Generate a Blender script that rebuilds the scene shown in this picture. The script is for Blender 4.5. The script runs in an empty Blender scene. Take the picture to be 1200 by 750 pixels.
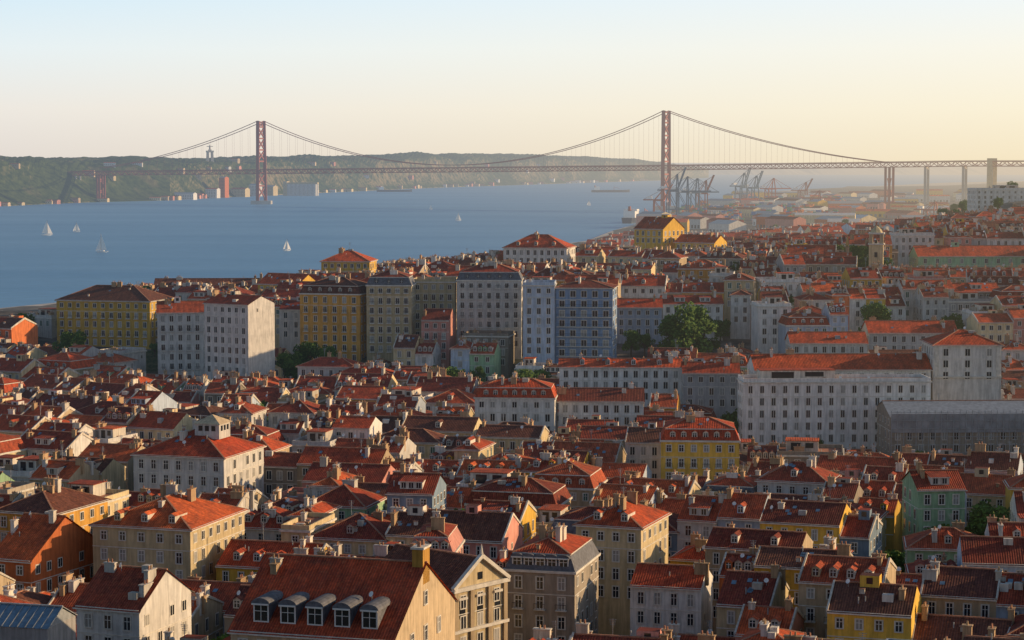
import bpy, math, random
import numpy as np
from mathutils import Vector, Matrix, noise
random.seed(11)
R=random.random
def U(a,b): return random.uniform(a,b)
scene=bpy.context.scene
COL=scene.collection
F=2526.0; CAMH=100.0; PITCH=4.234
# placement helpers: image pixel row / column + estimated distance -> world metres
def zt(py,d): return CAMH-d*math.tan(math.radians(PITCH)+math.atan((py-375)/F))
def xt(px,d): return (px-600)/F*d
def lerp(a,b,t): return a+(b-a)*t
def sst(a,b,x):
    t=max(0,min(1,(x-a)/(b-a))); return t*t*(3-2*t)
def interp(tab,x):
    if x<=tab[0][0]: return tab[0][1]
    for (a,b),(c,d) in zip(tab,tab[1:]):
        if x<=c: return b+(d-b)*(x-a)/(c-a)
    return tab[-1][1]
SUN_EL=14.5; SUN_AZ=78.0   # azimuth clockwise from +Y
# ---------------------------------------------------------------- materials
def new_painted_haze():  # haze painted into the materials by world position, no volume of air
    g=bpy.data.node_groups.new('painted_haze','ShaderNodeTree')
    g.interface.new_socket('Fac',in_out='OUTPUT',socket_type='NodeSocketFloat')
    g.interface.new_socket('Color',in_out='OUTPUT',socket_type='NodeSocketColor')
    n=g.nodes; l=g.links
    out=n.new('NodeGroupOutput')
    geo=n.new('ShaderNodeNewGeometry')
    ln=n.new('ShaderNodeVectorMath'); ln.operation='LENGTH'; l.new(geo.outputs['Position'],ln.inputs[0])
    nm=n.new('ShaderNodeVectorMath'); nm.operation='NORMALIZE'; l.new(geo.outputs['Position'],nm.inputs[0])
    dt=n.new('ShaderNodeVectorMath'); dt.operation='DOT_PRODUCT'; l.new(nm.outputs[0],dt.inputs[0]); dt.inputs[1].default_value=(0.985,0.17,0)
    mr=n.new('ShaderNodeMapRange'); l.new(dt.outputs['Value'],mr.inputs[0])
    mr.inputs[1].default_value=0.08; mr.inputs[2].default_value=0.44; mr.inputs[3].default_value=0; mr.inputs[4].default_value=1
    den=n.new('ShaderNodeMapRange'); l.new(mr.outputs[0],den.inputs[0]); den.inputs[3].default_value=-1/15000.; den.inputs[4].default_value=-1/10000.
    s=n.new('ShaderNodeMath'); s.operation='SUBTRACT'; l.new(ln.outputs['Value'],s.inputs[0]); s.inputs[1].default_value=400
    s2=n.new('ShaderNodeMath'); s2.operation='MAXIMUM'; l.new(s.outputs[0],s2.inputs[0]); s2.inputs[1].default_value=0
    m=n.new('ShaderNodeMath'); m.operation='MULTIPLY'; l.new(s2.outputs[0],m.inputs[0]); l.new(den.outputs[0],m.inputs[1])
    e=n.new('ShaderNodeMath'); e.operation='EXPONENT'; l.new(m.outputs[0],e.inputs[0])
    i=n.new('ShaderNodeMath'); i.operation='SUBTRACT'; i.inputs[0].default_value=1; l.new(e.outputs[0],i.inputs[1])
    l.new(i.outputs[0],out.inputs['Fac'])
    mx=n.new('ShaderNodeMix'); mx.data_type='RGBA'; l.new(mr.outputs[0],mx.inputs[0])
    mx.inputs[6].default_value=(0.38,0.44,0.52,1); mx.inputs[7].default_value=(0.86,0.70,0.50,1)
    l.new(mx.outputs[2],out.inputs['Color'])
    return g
HAZE=new_painted_haze()
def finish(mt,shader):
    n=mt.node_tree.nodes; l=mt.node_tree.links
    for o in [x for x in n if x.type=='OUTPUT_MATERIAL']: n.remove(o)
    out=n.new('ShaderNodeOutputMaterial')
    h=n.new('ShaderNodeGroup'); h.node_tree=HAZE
    em=n.new('ShaderNodeEmission'); l.new(h.outputs['Color'],em.inputs['Color'])  # painted haze colour, glows over the surface with distance
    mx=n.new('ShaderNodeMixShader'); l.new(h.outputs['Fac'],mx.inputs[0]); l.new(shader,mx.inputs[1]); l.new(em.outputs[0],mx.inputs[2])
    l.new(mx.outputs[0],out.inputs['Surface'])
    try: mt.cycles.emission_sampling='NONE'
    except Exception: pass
def base(name):
    mt=bpy.data.materials.new(name); mt.use_nodes=True
    n=mt.node_tree.nodes; n.clear()
    return mt,n,mt.node_tree.links
def principled(n,rough=0.8,spec=0.3):
    p=n.new('ShaderNodeBsdfPrincipled'); p.inputs['Roughness'].default_value=rough; p.inputs['Specular IOR Level'].default_value=spec
    return p
def noise_tex(n,l,vec,scale,detail=3,rough=0.55):
    t=n.new('ShaderNodeTexNoise'); t.inputs['Scale'].default_value=scale; t.inputs['Detail'].default_value=detail; t.inputs['Roughness'].default_value=rough
    if vec is not None: l.new(vec,t.inputs['Vector'])
    return t.outputs['Fac']
def rng(n,l,v,a,b,c,d):
    m=n.new('ShaderNodeMapRange'); l.new(v,m.inputs[0]); m.inputs[1].default_value=a; m.inputs[2].default_value=b; m.inputs[3].default_value=c; m.inputs[4].default_value=d
    return m.outputs[0]
def mixc(n,l,fac,a,b,mode='MIX'):
    m=n.new('ShaderNodeMix'); m.data_type='RGBA'; m.blend_type=mode
    if isinstance(fac,(int,float)): m.inputs[0].default_value=fac
    else: l.new(fac,m.inputs[0])
    for k,v in ((6,a),(7,b)):
        if isinstance(v,tuple): m.inputs[k].default_value=(v[0],v[1],v[2],1)
        else: l.new(v,m.inputs[k])
    return m.outputs[2]
def mul(n,l,a,b):
    m=n.new('ShaderNodeMath'); m.operation='MULTIPLY'
    for k,v in ((0,a),(1,b)):
        if isinstance(v,(int,float)): m.inputs[k].default_value=v
        else: l.new(v,m.inputs[k])
    return m.outputs[0]
def scalec(n,l,col,f):
    m=n.new('ShaderNodeVectorMath'); m.operation='SCALE'
    if isinstance(col,tuple): m.inputs[0].default_value=col
    else: l.new(col,m.inputs[0])
    l.new(f,m.inputs['Scale']); return m.outputs[0]
def wall_mat(name,col,dirt=1.0):
    mt,n,l=base(name); tc=n.new('ShaderNodeTexCoord'); oi=n.new('ShaderNodeObjectInfo')
    a=noise_tex(n,l,tc.outputs['Object'],0.3,4,0.7)
    mp=n.new('ShaderNodeMapping'); mp.inputs['Scale'].default_value=(1.6,1.6,0.16); l.new(tc.outputs['Object'],mp.inputs[0])
    b=noise_tex(n,l,mp.outputs[0],1.0,3,0.65)
    f=mul(n,l,rng(n,l,a,0.3,0.7,1-0.28*dirt,1.08),rng(n,l,b,0.35,0.65,1-0.28*dirt,1.05))
    f=mul(n,l,f,rng(n,l,oi.outputs['Random'],0,1,0.74,1.12))
    c=scalec(n,l,mixc(n,l,rng(n,l,a,0.5,0.75,0,0.3*dirt),col,(col[0]*.66,col[1]*.60,col[2]*.52)),f)
    p=principled(n,0.88,0.2); l.new(c,p.inputs['Base Color']); finish(mt,p.outputs[0]); return mt
def roof_mat(name,stops,tile=0.42):
    mt,n,l=base(name); uv=n.new('ShaderNodeUVMap'); oi=n.new('ShaderNodeObjectInfo'); tc=n.new('ShaderNodeTexCoord')
    cr=n.new('ShaderNodeValToRGB'); cr.color_ramp.interpolation='LINEAR'
    e=cr.color_ramp.elements
    while len(e)<len(stops): e.new(0.5)
    for i,s in enumerate(stops):
        e[i].position=i/(len(stops)-1); e[i].color=(*s,1)
    l.new(oi.outputs['Random'],cr.inputs[0])
    big=noise_tex(n,l,tc.outputs['Object'],0.25,4,0.75)
    ms=n.new('ShaderNodeMapping'); ms.inputs['Scale'].default_value=(1.1,.16,1); l.new(uv.outputs[0],ms.inputs[0]); st=noise_tex(n,l,ms.outputs[0],1.0,2,0.6)
    vo=n.new('ShaderNodeTexVoronoi'); vo.inputs['Scale'].default_value=1.0
    mp=n.new('ShaderNodeMapping'); mp.inputs['Scale'].default_value=(2.4,2.6,1); l.new(uv.outputs[0],mp.inputs[0]); l.new(mp.outputs[0],vo.inputs['Vector'])
    sx=n.new('ShaderNodeSeparateColor'); l.new(vo.outputs['Color'],sx.inputs[0])
    c=mixc(n,l,rng(n,l,big,0.42,0.68,0,0.7),cr.outputs[0],(0.12,0.04,0.03))
    c=mixc(n,l,rng(n,l,sx.outputs[1],0.8,1,0,0.35),c,(0.46,0.16,0.07))
    c=scalec(n,l,c,mul(n,l,rng(n,l,sx.outputs[0],0,1,0.78,1.2),rng(n,l,st,.35,.65,.78,1.18)))
    w=n.new('ShaderNodeTexWave'); w.wave_type='BANDS'; w.bands_direction='X'; w.inputs['Scale'].default_value=0.314/tile; w.inputs['Distortion'].default_value=0.0
    l.new(uv.outputs[0],w.inputs['Vector'])
    c=scalec(n,l,c,rng(n,l,w.outputs['Fac'],0,1,0.72,1.14))
    bp=n.new('ShaderNodeBump'); bp.inputs['Strength'].default_value=0.6; bp.inputs['Distance'].default_value=0.12; l.new(w.outputs['Fac'],bp.inputs['Height'])
    p=principled(n,0.85,0.2); l.new(c,p.inputs['Base Color']); l.new(bp.outputs[0],p.inputs['Normal']); finish(mt,p.outputs[0]); return mt
def plain(name,col,rough=0.7,var=0.25,scale=0.8,metal=0,spec=0.3):
    mt,n,l=base(name); tc=n.new('ShaderNodeTexCoord')
    a=noise_tex(n,l,tc.outputs['Object'],scale,3)
    c=scalec(n,l,col,rng(n,l,a,0.3,0.7,1-var,1+var*0.5))
    p=principled(n,rough,spec); p.inputs['Metallic'].default_value=metal; l.new(c,p.inputs['Base Color']); finish(mt,p.outputs[0]); return mt
W={k:wall_mat('plaster_'+k,c) for k,c in dict(white=(.76,.74,.71),cream=(.76,.62,.38),yellow=(.80,.50,.09),ochre=(.64,.35,.08),pink=(.72,.34,.28),
   grey=(.42,.41,.41),bluewhite=(.52,.61,.74),green=(.36,.55,.34),beige=(.60,.47,.31),stone=(.38,.33,.27),salmon=(.74,.22,.08),slateblue=(.24,.33,.43),bluetile=(.26,.38,.58)).items()}
RED=roof_mat('clay_tiles',[(.15,.04,.028),(.28,.052,.028),(.42,.066,.03),(.52,.088,.035),(.46,.10,.042),(.32,.055,.03),(.18,.05,.035)])
REDB=roof_mat('clay_tiles_bright',[(.60,.095,.035),(.66,.135,.042),(.52,.075,.03)])
BROWN=roof_mat('clay_tiles_old',[(.12,.055,.038),(.17,.068,.045),(.13,.045,.035)])
SLATE=plain('slate',(.13,.135,.155),0.7,0.4,1.5)
RIDGE=plain('ridge_mortar',(.40,.20,.13),0.9,0.4,2)
TRIM=plain('limestone_trim',(.62,.59,.53),0.85,0.25,1)
GLASS=plain('window_glass',(.022,.026,.032),0.15,0.3,0.5,0,0.5)
CURT=plain('window_curtain',(.30,.29,.27),0.6,0.3,0.6)
FRAMEW=plain('window_frame_white',(.68,.68,.66),0.6,0.1)
SHUT=plain('shutter_green',(.05,.12,.09),0.6,0.3)
IRON=plain('wrought_iron',(.03,.03,.035),0.5,0.2)
PARW=wall_mat('party_wall_limewash',(.74,.68,.59),1.2)
CHIM=wall_mat('chimney_render',(.58,.40,.24),1.3)
CHIMW=wall_mat('chimney_white',(.74,.70,.64),1.0)
ZINC=plain('zinc',(.34,.37,.40),0.45,0.3,1,0.3)
TERR=plain('terrace_tiles',(.38,.17,.11),0.85,0.3)
SKYL=plain('skylight_glass',(.14,.22,.30),0.15,0.3,1,0,0.7)
STEELR=plain('bridge_red_steel',(.30,.08,.065),0.6,0.2,0.02)
CONC=plain('concrete',(.42,.40,.37),0.85,0.25,0.05)
WHITEP=plain('white_paint',(.75,.75,.74),0.4,0.05)
CRBLUE=plain('crane_blue_paint',(.05,.12,.20),0.5,0.2)
CRRED=plain('crane_red_paint',(.35,.08,.05),0.5,0.2)
CONT=[plain('container_'+k,c,0.6,0.2) for k,c in dict(red=(.45,.06,.04),blue=(.05,.16,.38),green=(.07,.26,.12),orange=(.65,.22,.05),grey=(.4,.4,.4)).items()]
SAIL=plain('sail_cloth',(.80,.79,.76),0.8,0.05)
DARKW=plain('hull_dark',(.04,.05,.08),0.4,0.1)
NET=plain('scaffold_netting',(.30,.31,.33),0.9,0.35,0.4)
def ground_mat():
    mt,n,l=base('city_ground'); geo=n.new('ShaderNodeNewGeometry'); sp=n.new('ShaderNodeSeparateXYZ'); l.new(geo.outputs['True Normal'],sp.inputs[0])
    a=noise_tex(n,l,geo.outputs['Position'],.12,4); b=noise_tex(n,l,geo.outputs['Position'],.5,4,.7)
    c=mixc(n,l,rng(n,l,a,.4,.6,0,1),(.055,.055,.055),(.16,.145,.125))
    g=mixc(n,l,rng(n,l,b,.4,.6,0,1),(.03,.06,.02),(.11,.11,.05))
    c=mixc(n,l,rng(n,l,sp.outputs[2],.93,.975,1,0),c,g)
    p=principled(n,.92,.15); l.new(c,p.inputs['Base Color']); finish(mt,p.outputs[0]); return mt
ASPH=ground_mat()
# ---------------------------------------------------------------- mesh builder
class MB:
    def __init__(s): s.v=[];s.f=[];s.m=[];s.mats=[];s.mi={}
    def mat(s,m):
        k=m.name
        if k not in s.mi: s.mi[k]=len(s.mats); s.mats.append(m)
        return s.mi[k]
    def poly(s,pts,m):
        i=len(s.v); s.v.extend(pts); s.f.append(tuple(range(i,i+len(pts)))); s.m.append(s.mat(m))
    def box(s,cx,cy,z0,sx,sy,sz,m,top=None):
        x0,x1,y0,y1,z1=cx-sx/2,cx+sx/2,cy-sy/2,cy+sy/2,z0+sz
        i=len(s.v); s.v.extend([(x0,y0,z0),(x1,y0,z0),(x1,y1,z0),(x0,y1,z0),(x0,y0,z1),(x1,y0,z1),(x1,y1,z1),(x0,y1,z1)])
        k=s.mat(m); kt=s.mat(top) if top else k
        for q,kk in (((0,1,5,4),k),((1,2,6,5),k),((2,3,7,6),k),((3,0,4,7),k),((4,5,6,7),kt),((3,2,1,0),k)):
            s.f.append(tuple(i+a for a in q)); s.m.append(kk)
    def slab(s,c,t,n,s0,s1,z0,z1,o0,o1,m):
        def P(a,o,z): return (c[0]+t[0]*a+n[0]*o, c[1]+t[1]*a+n[1]*o, z)
        i=len(s.v); s.v.extend([P(s0,o0,z0),P(s1,o0,z0),P(s1,o0,z1),P(s0,o0,z1),P(s0,o1,z0),P(s1,o1,z0),P(s1,o1,z1),P(s0,o1,z1)])
        k=s.mat(m)
        for q in ((4,5,6,7),(0,4,7,3),(1,2,6,5),(3,7,6,2),(0,1,5,4)):
            s.f.append(tuple(i+a for a in q)); s.m.append(k)
    def face(s,c,t,n,s0,s1,z0,z1,o,m):
        def P(a,z): return (c[0]+t[0]*a+n[0]*o, c[1]+t[1]*a+n[1]*o, z)
        s.poly([P(s0,z0),P(s1,z0),P(s1,z1),P(s0,z1)],m)
    def beam(s,p,q,w,h,m):
        p=Vector(p);q=Vector(q); d=(q-p)
        if d.length<1e-6: return
        d.normalize(); up=Vector((0,0,1)) if abs(d.z)<0.95 else Vector((0,1,0))
        a=d.cross(up).normalized()*w/2; b=a.cross(d).normalized()*h/2
        i=len(s.v)
        for o in (p,q):
            for u,vv in ((-1,-1),(1,-1),(1,1),(-1,1)): s.v.append(tuple(o+a*u+b*vv))
        k=s.mat(m)
        for q4 in ((0,1,5,4),(1,2,6,5),(2,3,7,6),(3,0,4,7),(3,2,1,0),(4,5,6,7)):
            s.f.append(tuple(i+x for x in q4)); s.m.append(k)
    def cyl(s,cx,cy,z0,r0,r1,h,m,n=12):
        i=len(s.v)
        for z,r in ((z0,r0),(z0+h,r1)):
            for a in range(n):
                t=2*math.pi*a/n; s.v.append((cx+r*math.cos(t),cy+r*math.sin(t),z))
        k=s.mat(m)
        for a in range(n):
            b=(a+1)%n; s.f.append((i+a,i+b,i+n+b,i+n+a)); s.m.append(k)
        s.f.append(tuple(i+n+a for a in range(n))); s.m.append(k)
    def obj(s,name,parent=None,mw=None,uv=False,smooth=False):
        me=bpy.data.meshes.new(name); me.from_pydata(s.v,[],s.f)
        for m in s.mats: me.materials.append(m)
        if s.f: me.polygons.foreach_set('material_index',s.m)
        if uv and s.f:
            npoly=len(s.f); nr=np.empty(npoly*3,dtype=np.float32); me.polygons.foreach_get('normal',nr); nr=nr.reshape(-1,3)
            tot=np.array([len(f) for f in s.f]); li=np.concatenate([np.array(f) for f in s.f])
            V=np.array(s.v,dtype=np.float32)[li]; N=np.repeat(nr,tot,axis=0)
            N=np.where(N[:,2:3]<0,-N,N)
            T=np.stack([-N[:,1],N[:,0],np.zeros(len(N))],1); ll=np.linalg.norm(T,axis=1,keepdims=True)
            T=np.where(ll<1e-3,np.array([[1,0,0]]),T/np.maximum(ll,1e-6)); S=np.cross(N,T)
            uvs=np.stack([(V*T).sum(1),(V*S).sum(1)],1).astype(np.float32)
            ul=me.uv_layers.new(name='UVMap'); ul.data.foreach_set('uv',uvs.ravel())
        if smooth: me.polygons.foreach_set('use_smooth',[True]*len(s.f))
        o=bpy.data.objects.new(name,me); COL.objects.link(o)
        if parent: o.parent=parent
        if mw is not None: o.matrix_world=mw
        return o
def XF(x,y,z,rot=0): return Matrix.Translation((x,y,z))@Matrix.Rotation(math.radians(rot),4,'Z')
# ---------------------------------------------------------------- terrain
SHORE=[(-2600,700),(-1200,1150),(-340,1420),(-215,1700),(-60,2150),(90,2620),(140,3000),(235,3600),(280,4000),(350,4420),(500,5300),(880,7000),(1900,9500),(5200,14000)]
def shore_sd(x,y):
    best=1e18; sgn=1
    for (ax,ay),(bx,by) in zip(SHORE,SHORE[1:]):
        dx,dy=bx-ax,by-ay; t=max(0,min(1,((x-ax)*dx+(y-ay)*dy)/(dx*dx+dy*dy)))
        ex,ey=x-ax-t*dx,y-ay-t*dy; d=ex*ex+ey*ey
        if d<best: best=d; sgn=1 if dx*(y-ay)-dy*(x-ax)<0 else -1
    return math.sqrt(best)*sgn
TT=[(0,86),(60,75),(230,12),(560,12),(660,18),(712,20),(735,31),(800,40),(900,47),(1000,52),(1200,51),(1500,44),(2000,28),(3000,10),(12000,5)]
def ground(x,y):
    sd=shore_sd(x,y)
    if sd<0: return -8
    r=x/max(y,1)
    yy=y-(48*sst(.08,.13,-r) if y>600 else 0)*sst(600,680,y)
    z=interp(TT,yy)+sst(.17,.235,r)*sst(1000,1500,y)*(1-sst(2200,3200,y))*32
    lim=3+0.068*max(0,sd-25)+sst(.17,.235,r)*30
    z=min(z,lim) if y>500 else z
    return max(z,3.0)
# skyline and view-corridor caps lowering fill roofs, in image pixels (column -> highest roof row)
SKYLINE=[(0,368),(55,366),(64,350),(180,333),(330,330),(350,322),(440,308),(560,297),(690,286),(740,270),(850,272),(960,262),(1060,258),(1140,246),(1200,240)]
CORR=[(56,182,790,402),(180,348,735,436),(350,430,742,416),(426,722,720,424),(722,850,765,402),(652,872,626,458),(868,1098,590,520),(1044,1215,573,528),(1094,1180,610,442),
      (88,290,390,676),(145,310,476,565),(575,770,350,738),(776,870,508,552),(545,660,583,482),(1076,1140,436,610),(925,1125,735,408),(1072,1215,938,312),(735,840,1000,290),(590,740,900,306),(376,436,878,318),(448,512,436,596),(476,550,366,690)]
def max_roof(x,y):
    px=600+x/y*F; half=10/y*F
    mz=zt(interp(SKYLINE,px),y)
    for a,b,dm,yl in CORR:
        if a-half<px<b+half and dm-230<y<dm: mz=min(mz,zt(yl,y))
    return mz
# ---------------------------------------------------------------- building generator
placed=[]
def corners(x,y,rot,w,d):
    c,s=math.cos(math.radians(rot)),math.sin(math.radians(rot))
    return [(x+c*a*w/2-s*b*d/2, y+s*a*w/2+c*b*d/2) for a,b in ((-1,-1),(1,-1),(1,1),(-1,1))]
def overlap(A,B):
    for P in (A,B):
        for i in range(2):
            ax,ay=P[i+1][0]-P[i][0],P[i+1][1]-P[i][1]
            a=[ax*p[0]+ay*p[1] for p in A]; b=[ax*p[0]+ay*p[1] for p in B]
            if max(a)<=min(b) or max(b)<=min(a): return False
    return True
def free(x,y,rot,w,d,shr=0.96):
    A=corners(x,y,rot,w*shr,d*shr); rr=math.hypot(w,d)/2
    for (px,py,r,B) in placed:
        if (px-x)**2+(py-y)**2<(r+rr)**2 and overlap(A,B): return False
    return True
def claim(x,y,rot,w,d): placed.append((x,y,math.hypot(w,d)/2,corners(x,y,rot,w,d)))

def window(mb,c,t,n,x,zb,w,h,lod,style):
    g=GLASS if style!='shut' and R()<0.74 else (CURT if style!='shut' or R()<.5 else SHUT)
    cx=(c[0]+t[0]*x,c[1]+t[1]*x)
    if lod>=2:
        f=0.17
        mb.slab(cx,t,n,-w/2-f,-w/2,zb-f,zb+h+f,0,0.13,TRIM); mb.slab(cx,t,n,w/2,w/2+f,zb-f,zb+h+f,0,0.13,TRIM)
        mb.slab(cx,t,n,-w/2,w/2,zb+h,zb+h+f,0,0.15,TRIM); mb.slab(cx,t,n,-w/2,w/2,zb-f,zb,0,0.2,TRIM)
        mb.face(cx,t,n,-w/2,w/2,zb,zb+h,0.02,g)
        mb.face(cx,t,n,-0.05,0.05,zb,zb+h,0.05,FRAMEW); mb.face(cx,t,n,-w/2,w/2,zb+h*.62,zb+h*.62+0.08,0.045,FRAMEW)
        mb.face(cx,t,n,-w/2,-w/2+.07,zb,zb+h,0.04,FRAMEW); mb.face(cx,t,n,w/2-.07,w/2,zb,zb+h,0.04,FRAMEW)
    elif lod==1:
        f=0.18
        mb.slab(cx,t,n,-w/2-f,w/2+f,zb-f,zb+h+f,0,0.06,TRIM)
        mb.face(cx,t,n,-w/2,w/2,zb,zb+h,0.075,g); mb.face(cx,t,n,-0.05,0.05,zb,zb+h,0.09,FRAMEW)
    else:
        mb.face(cx,t,n,-w/2,w/2,zb,zb+h,0.05,g)
def balcony(mb,c,t,n,x,zb,w,m=IRON,dp=0.7,step=0.45):
    cx=(c[0]+t[0]*x,c[1]+t[1]*x)
    mb.slab(cx,t,n,-w/2,w/2,zb-.18,zb,0,dp,TRIM)
    mb.slab(cx,t,n,-w/2,w/2,zb+.92,zb+1.0,dp-.07,dp,m)
    k=max(2,int(w/step))
    for i in range(k+1):
        s=-w/2+i*(w-0.06)/k; mb.slab(cx,t,n,s,s+.05,zb,zb+.92,dp-.06,dp-.02,m)
def facade(mb,c,t,n,width,h,floors,fh,lod,style,bal=False,ww=1.15,pitch=2.7,skip=0):
    k=max(1,int((width-1.0)/pitch)); p=(width-0.8)/k
    for fl in range(floors):
        top=h-0.9-fl*fh
        hh=1.95
        if fl==0 and floors>2 and R()<0.4: hh=1.5
        zb=top-hh
        for i in range(k):
            if R()<skip: continue
            x=-width/2+0.4+p*(i+.5)
            window(mb,c,t,n,x,zb,ww,hh,lod,style)
            if bal and lod>=1 and bal!='band' and (bal=='all' or (fl%2==1)): balcony(mb,c,t,n,x,zb-.12,ww+.7,step=0.45 if lod>=2 else .7)
        if bal=='band' and fl: balcony(mb,c,t,n,0,zb-.12,width-1.0,dp=1.0,step=.6)
        if lod>=1 and fl==1: mb.slab(c,t,n,-width/2,width/2,top+.35,top+.5,0.0,0.09,TRIM)
def chimney(mb,x,y,z,big=False):
    m=random.choice([CHIM,CHIM,CHIMW,PARW]); w=U(.6,1.0); l=U(.9,2.6); h=U(.8,2.0)
    if R()<.5: w,l=l,w
    mb.box(x,y,z-2.0,w,l,h+2.0,m); mb.box(x,y,z+h,w+.24,l+.24,.16,m)
    k=2 if max(w,l)>1.4 else 1
    for i in range(k):
        o=(i-.5*(k-1))*.7
        mb.cyl(x+(o if w>l else 0),y+(o if l>=w else 0),z+h+.16,.17,.13,.55,RIDGE if R()<.6 else CHIM,6)
def antenna(mb,x,y,z):
    h=U(2.0,4.0); mb.box(x,y,z-.5,.09,.09,h+.5,ZINC)
    for k in range(4): mb.box(x,y,z+h-.15-k*.28,1.2-.15*k,.06,.06,ZINC)
def clutter(mb,x,y,z):
    q=R()
    if q<.35:
        mb.cyl(x,y,z-.4,.11,.11,U(.9,1.6),ZINC,6)
    elif q<.6:   # satellite dish on a mast
        mb.box(x,y,z-.3,.07,.07,1.3,ZINC); r=.42; ctr=Vector((x,y-.1,z+.95)); nn=Vector((U(-.7,.2),-.8,.45)).normalized(); a=nn.orthogonal().normalized(); b=nn.cross(a)
        rim=[tuple(ctr+nn*.12+a*r*math.cos(t*math.pi/4)+b*r*math.sin(t*math.pi/4)) for t in range(8)]
        for i in range(8): mb.poly([tuple(ctr),rim[i],rim[(i+1)%8]],WHITEP)
    elif q<.82: mb.box(x,y,z-.3,U(.5,.9),.5,1.0,random.choice([CHIMW,CHIM,PARW])); mb.box(x,y,z+.7,.95,.7,.08,RIDGE)
    else: mb.box(x,y,z-.3,U(1.0,1.9),U(.8,1.4),U(.9,1.5),random.choice([PARW,ZINC,CHIMW]))
def dormer(mb,rf,x,yf,zb,w,h,run,wall,roofm,lod,arch=False,sgn=1,shed=False):
    c=(x,yf); t=(sgn,0); n=(0,-sgn); rr=run
    y2=yf+sgn*rr
    mb.poly([(x-w/2,yf,zb-.3),(x+w/2,yf,zb-.3),(x+w/2,yf,zb+h),(x-w/2,yf,zb+h)],wall if not arch else FRAMEW)
    for s in (-1,1): mb.poly([(x+s*w/2,yf,zb-.3),(x+s*w/2,y2,zb-.3),(x+s*w/2,y2,zb+h),(x+s*w/2,yf,zb+h)],wall)
    if shed:
        k=max(1,int(w/1.5)); p=w/k
        for i in range(k):
            xc=-w/2+p*(i+.5); mb.face(c,t,n,xc-.45,xc+.45,zb+.25,zb+h-.25,.03,GLASS); mb.face(c,t,n,xc-.04,xc+.04,zb+.25,zb+h-.25,.05,FRAMEW)
        o=.25; zr=zb+h+rr*.12
        rf.poly([(x-w/2-o,yf-sgn*o,zb+h),(x+w/2+o,yf-sgn*o,zb+h),(x+w/2+o,y2,zr),(x-w/2-o,y2,zr)],roofm)
        mb.slab(c,t,n,-w/2-o,w/2+o,zb+h-.16,zb+h-.01,0,o,TRIM); return
    mb.face(c,t,n,-w/2+.22,w/2-.22,zb+.25,zb+h-.2,0.03,GLASS)
    mb.face(c,t,n,-.05,.05,zb+.25,zb+h-.2,0.05,FRAMEW)
    mb.face(c,t,n,-w/2+.22,w/2-.22,zb+h*.6,zb+h*.6+.08,0.045,FRAMEW)
    if arch:
        N=8; pts=[]
        for i in range(N+1):
            a=math.pi*i/N; pts.append((x-(w/2+.25)*math.cos(a),zb+h+(w*.38)*math.sin(a)))
        mb.poly([(p[0],yf-sgn*.3,p[1]) for p in pts],roofm)
        mb.slab(c,t,n,-w/2-.1,w/2+.1,zb+h-.12,zb+h+.1,0.31,.42,FRAMEW)
        for a,b in zip(pts,pts[1:]): rf.poly([(a[0],yf-sgn*.3,a[1]),(b[0],yf-sgn*.3,b[1]),(b[0],y2,b[1]),(a[0],y2,a[1])],roofm)
    else:
        e=zb+h; r=zb+h+w*.33; o=.2
        mb.poly([(x-w/2,yf,e),(x+w/2,yf,e),(x,yf,r)],wall)
        rf.poly([(x-w/2-o,yf-sgn*o,e-.1),(x,yf-sgn*o,r),(x,y2,r),(x-w/2-o,y2,e-.1)],roofm)
        rf.poly([(x,yf-sgn*o,r),(x+w/2+o,yf-sgn*o,e-.1),(x+w/2+o,y2,e-.1),(x,y2,r)],roofm)
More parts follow.
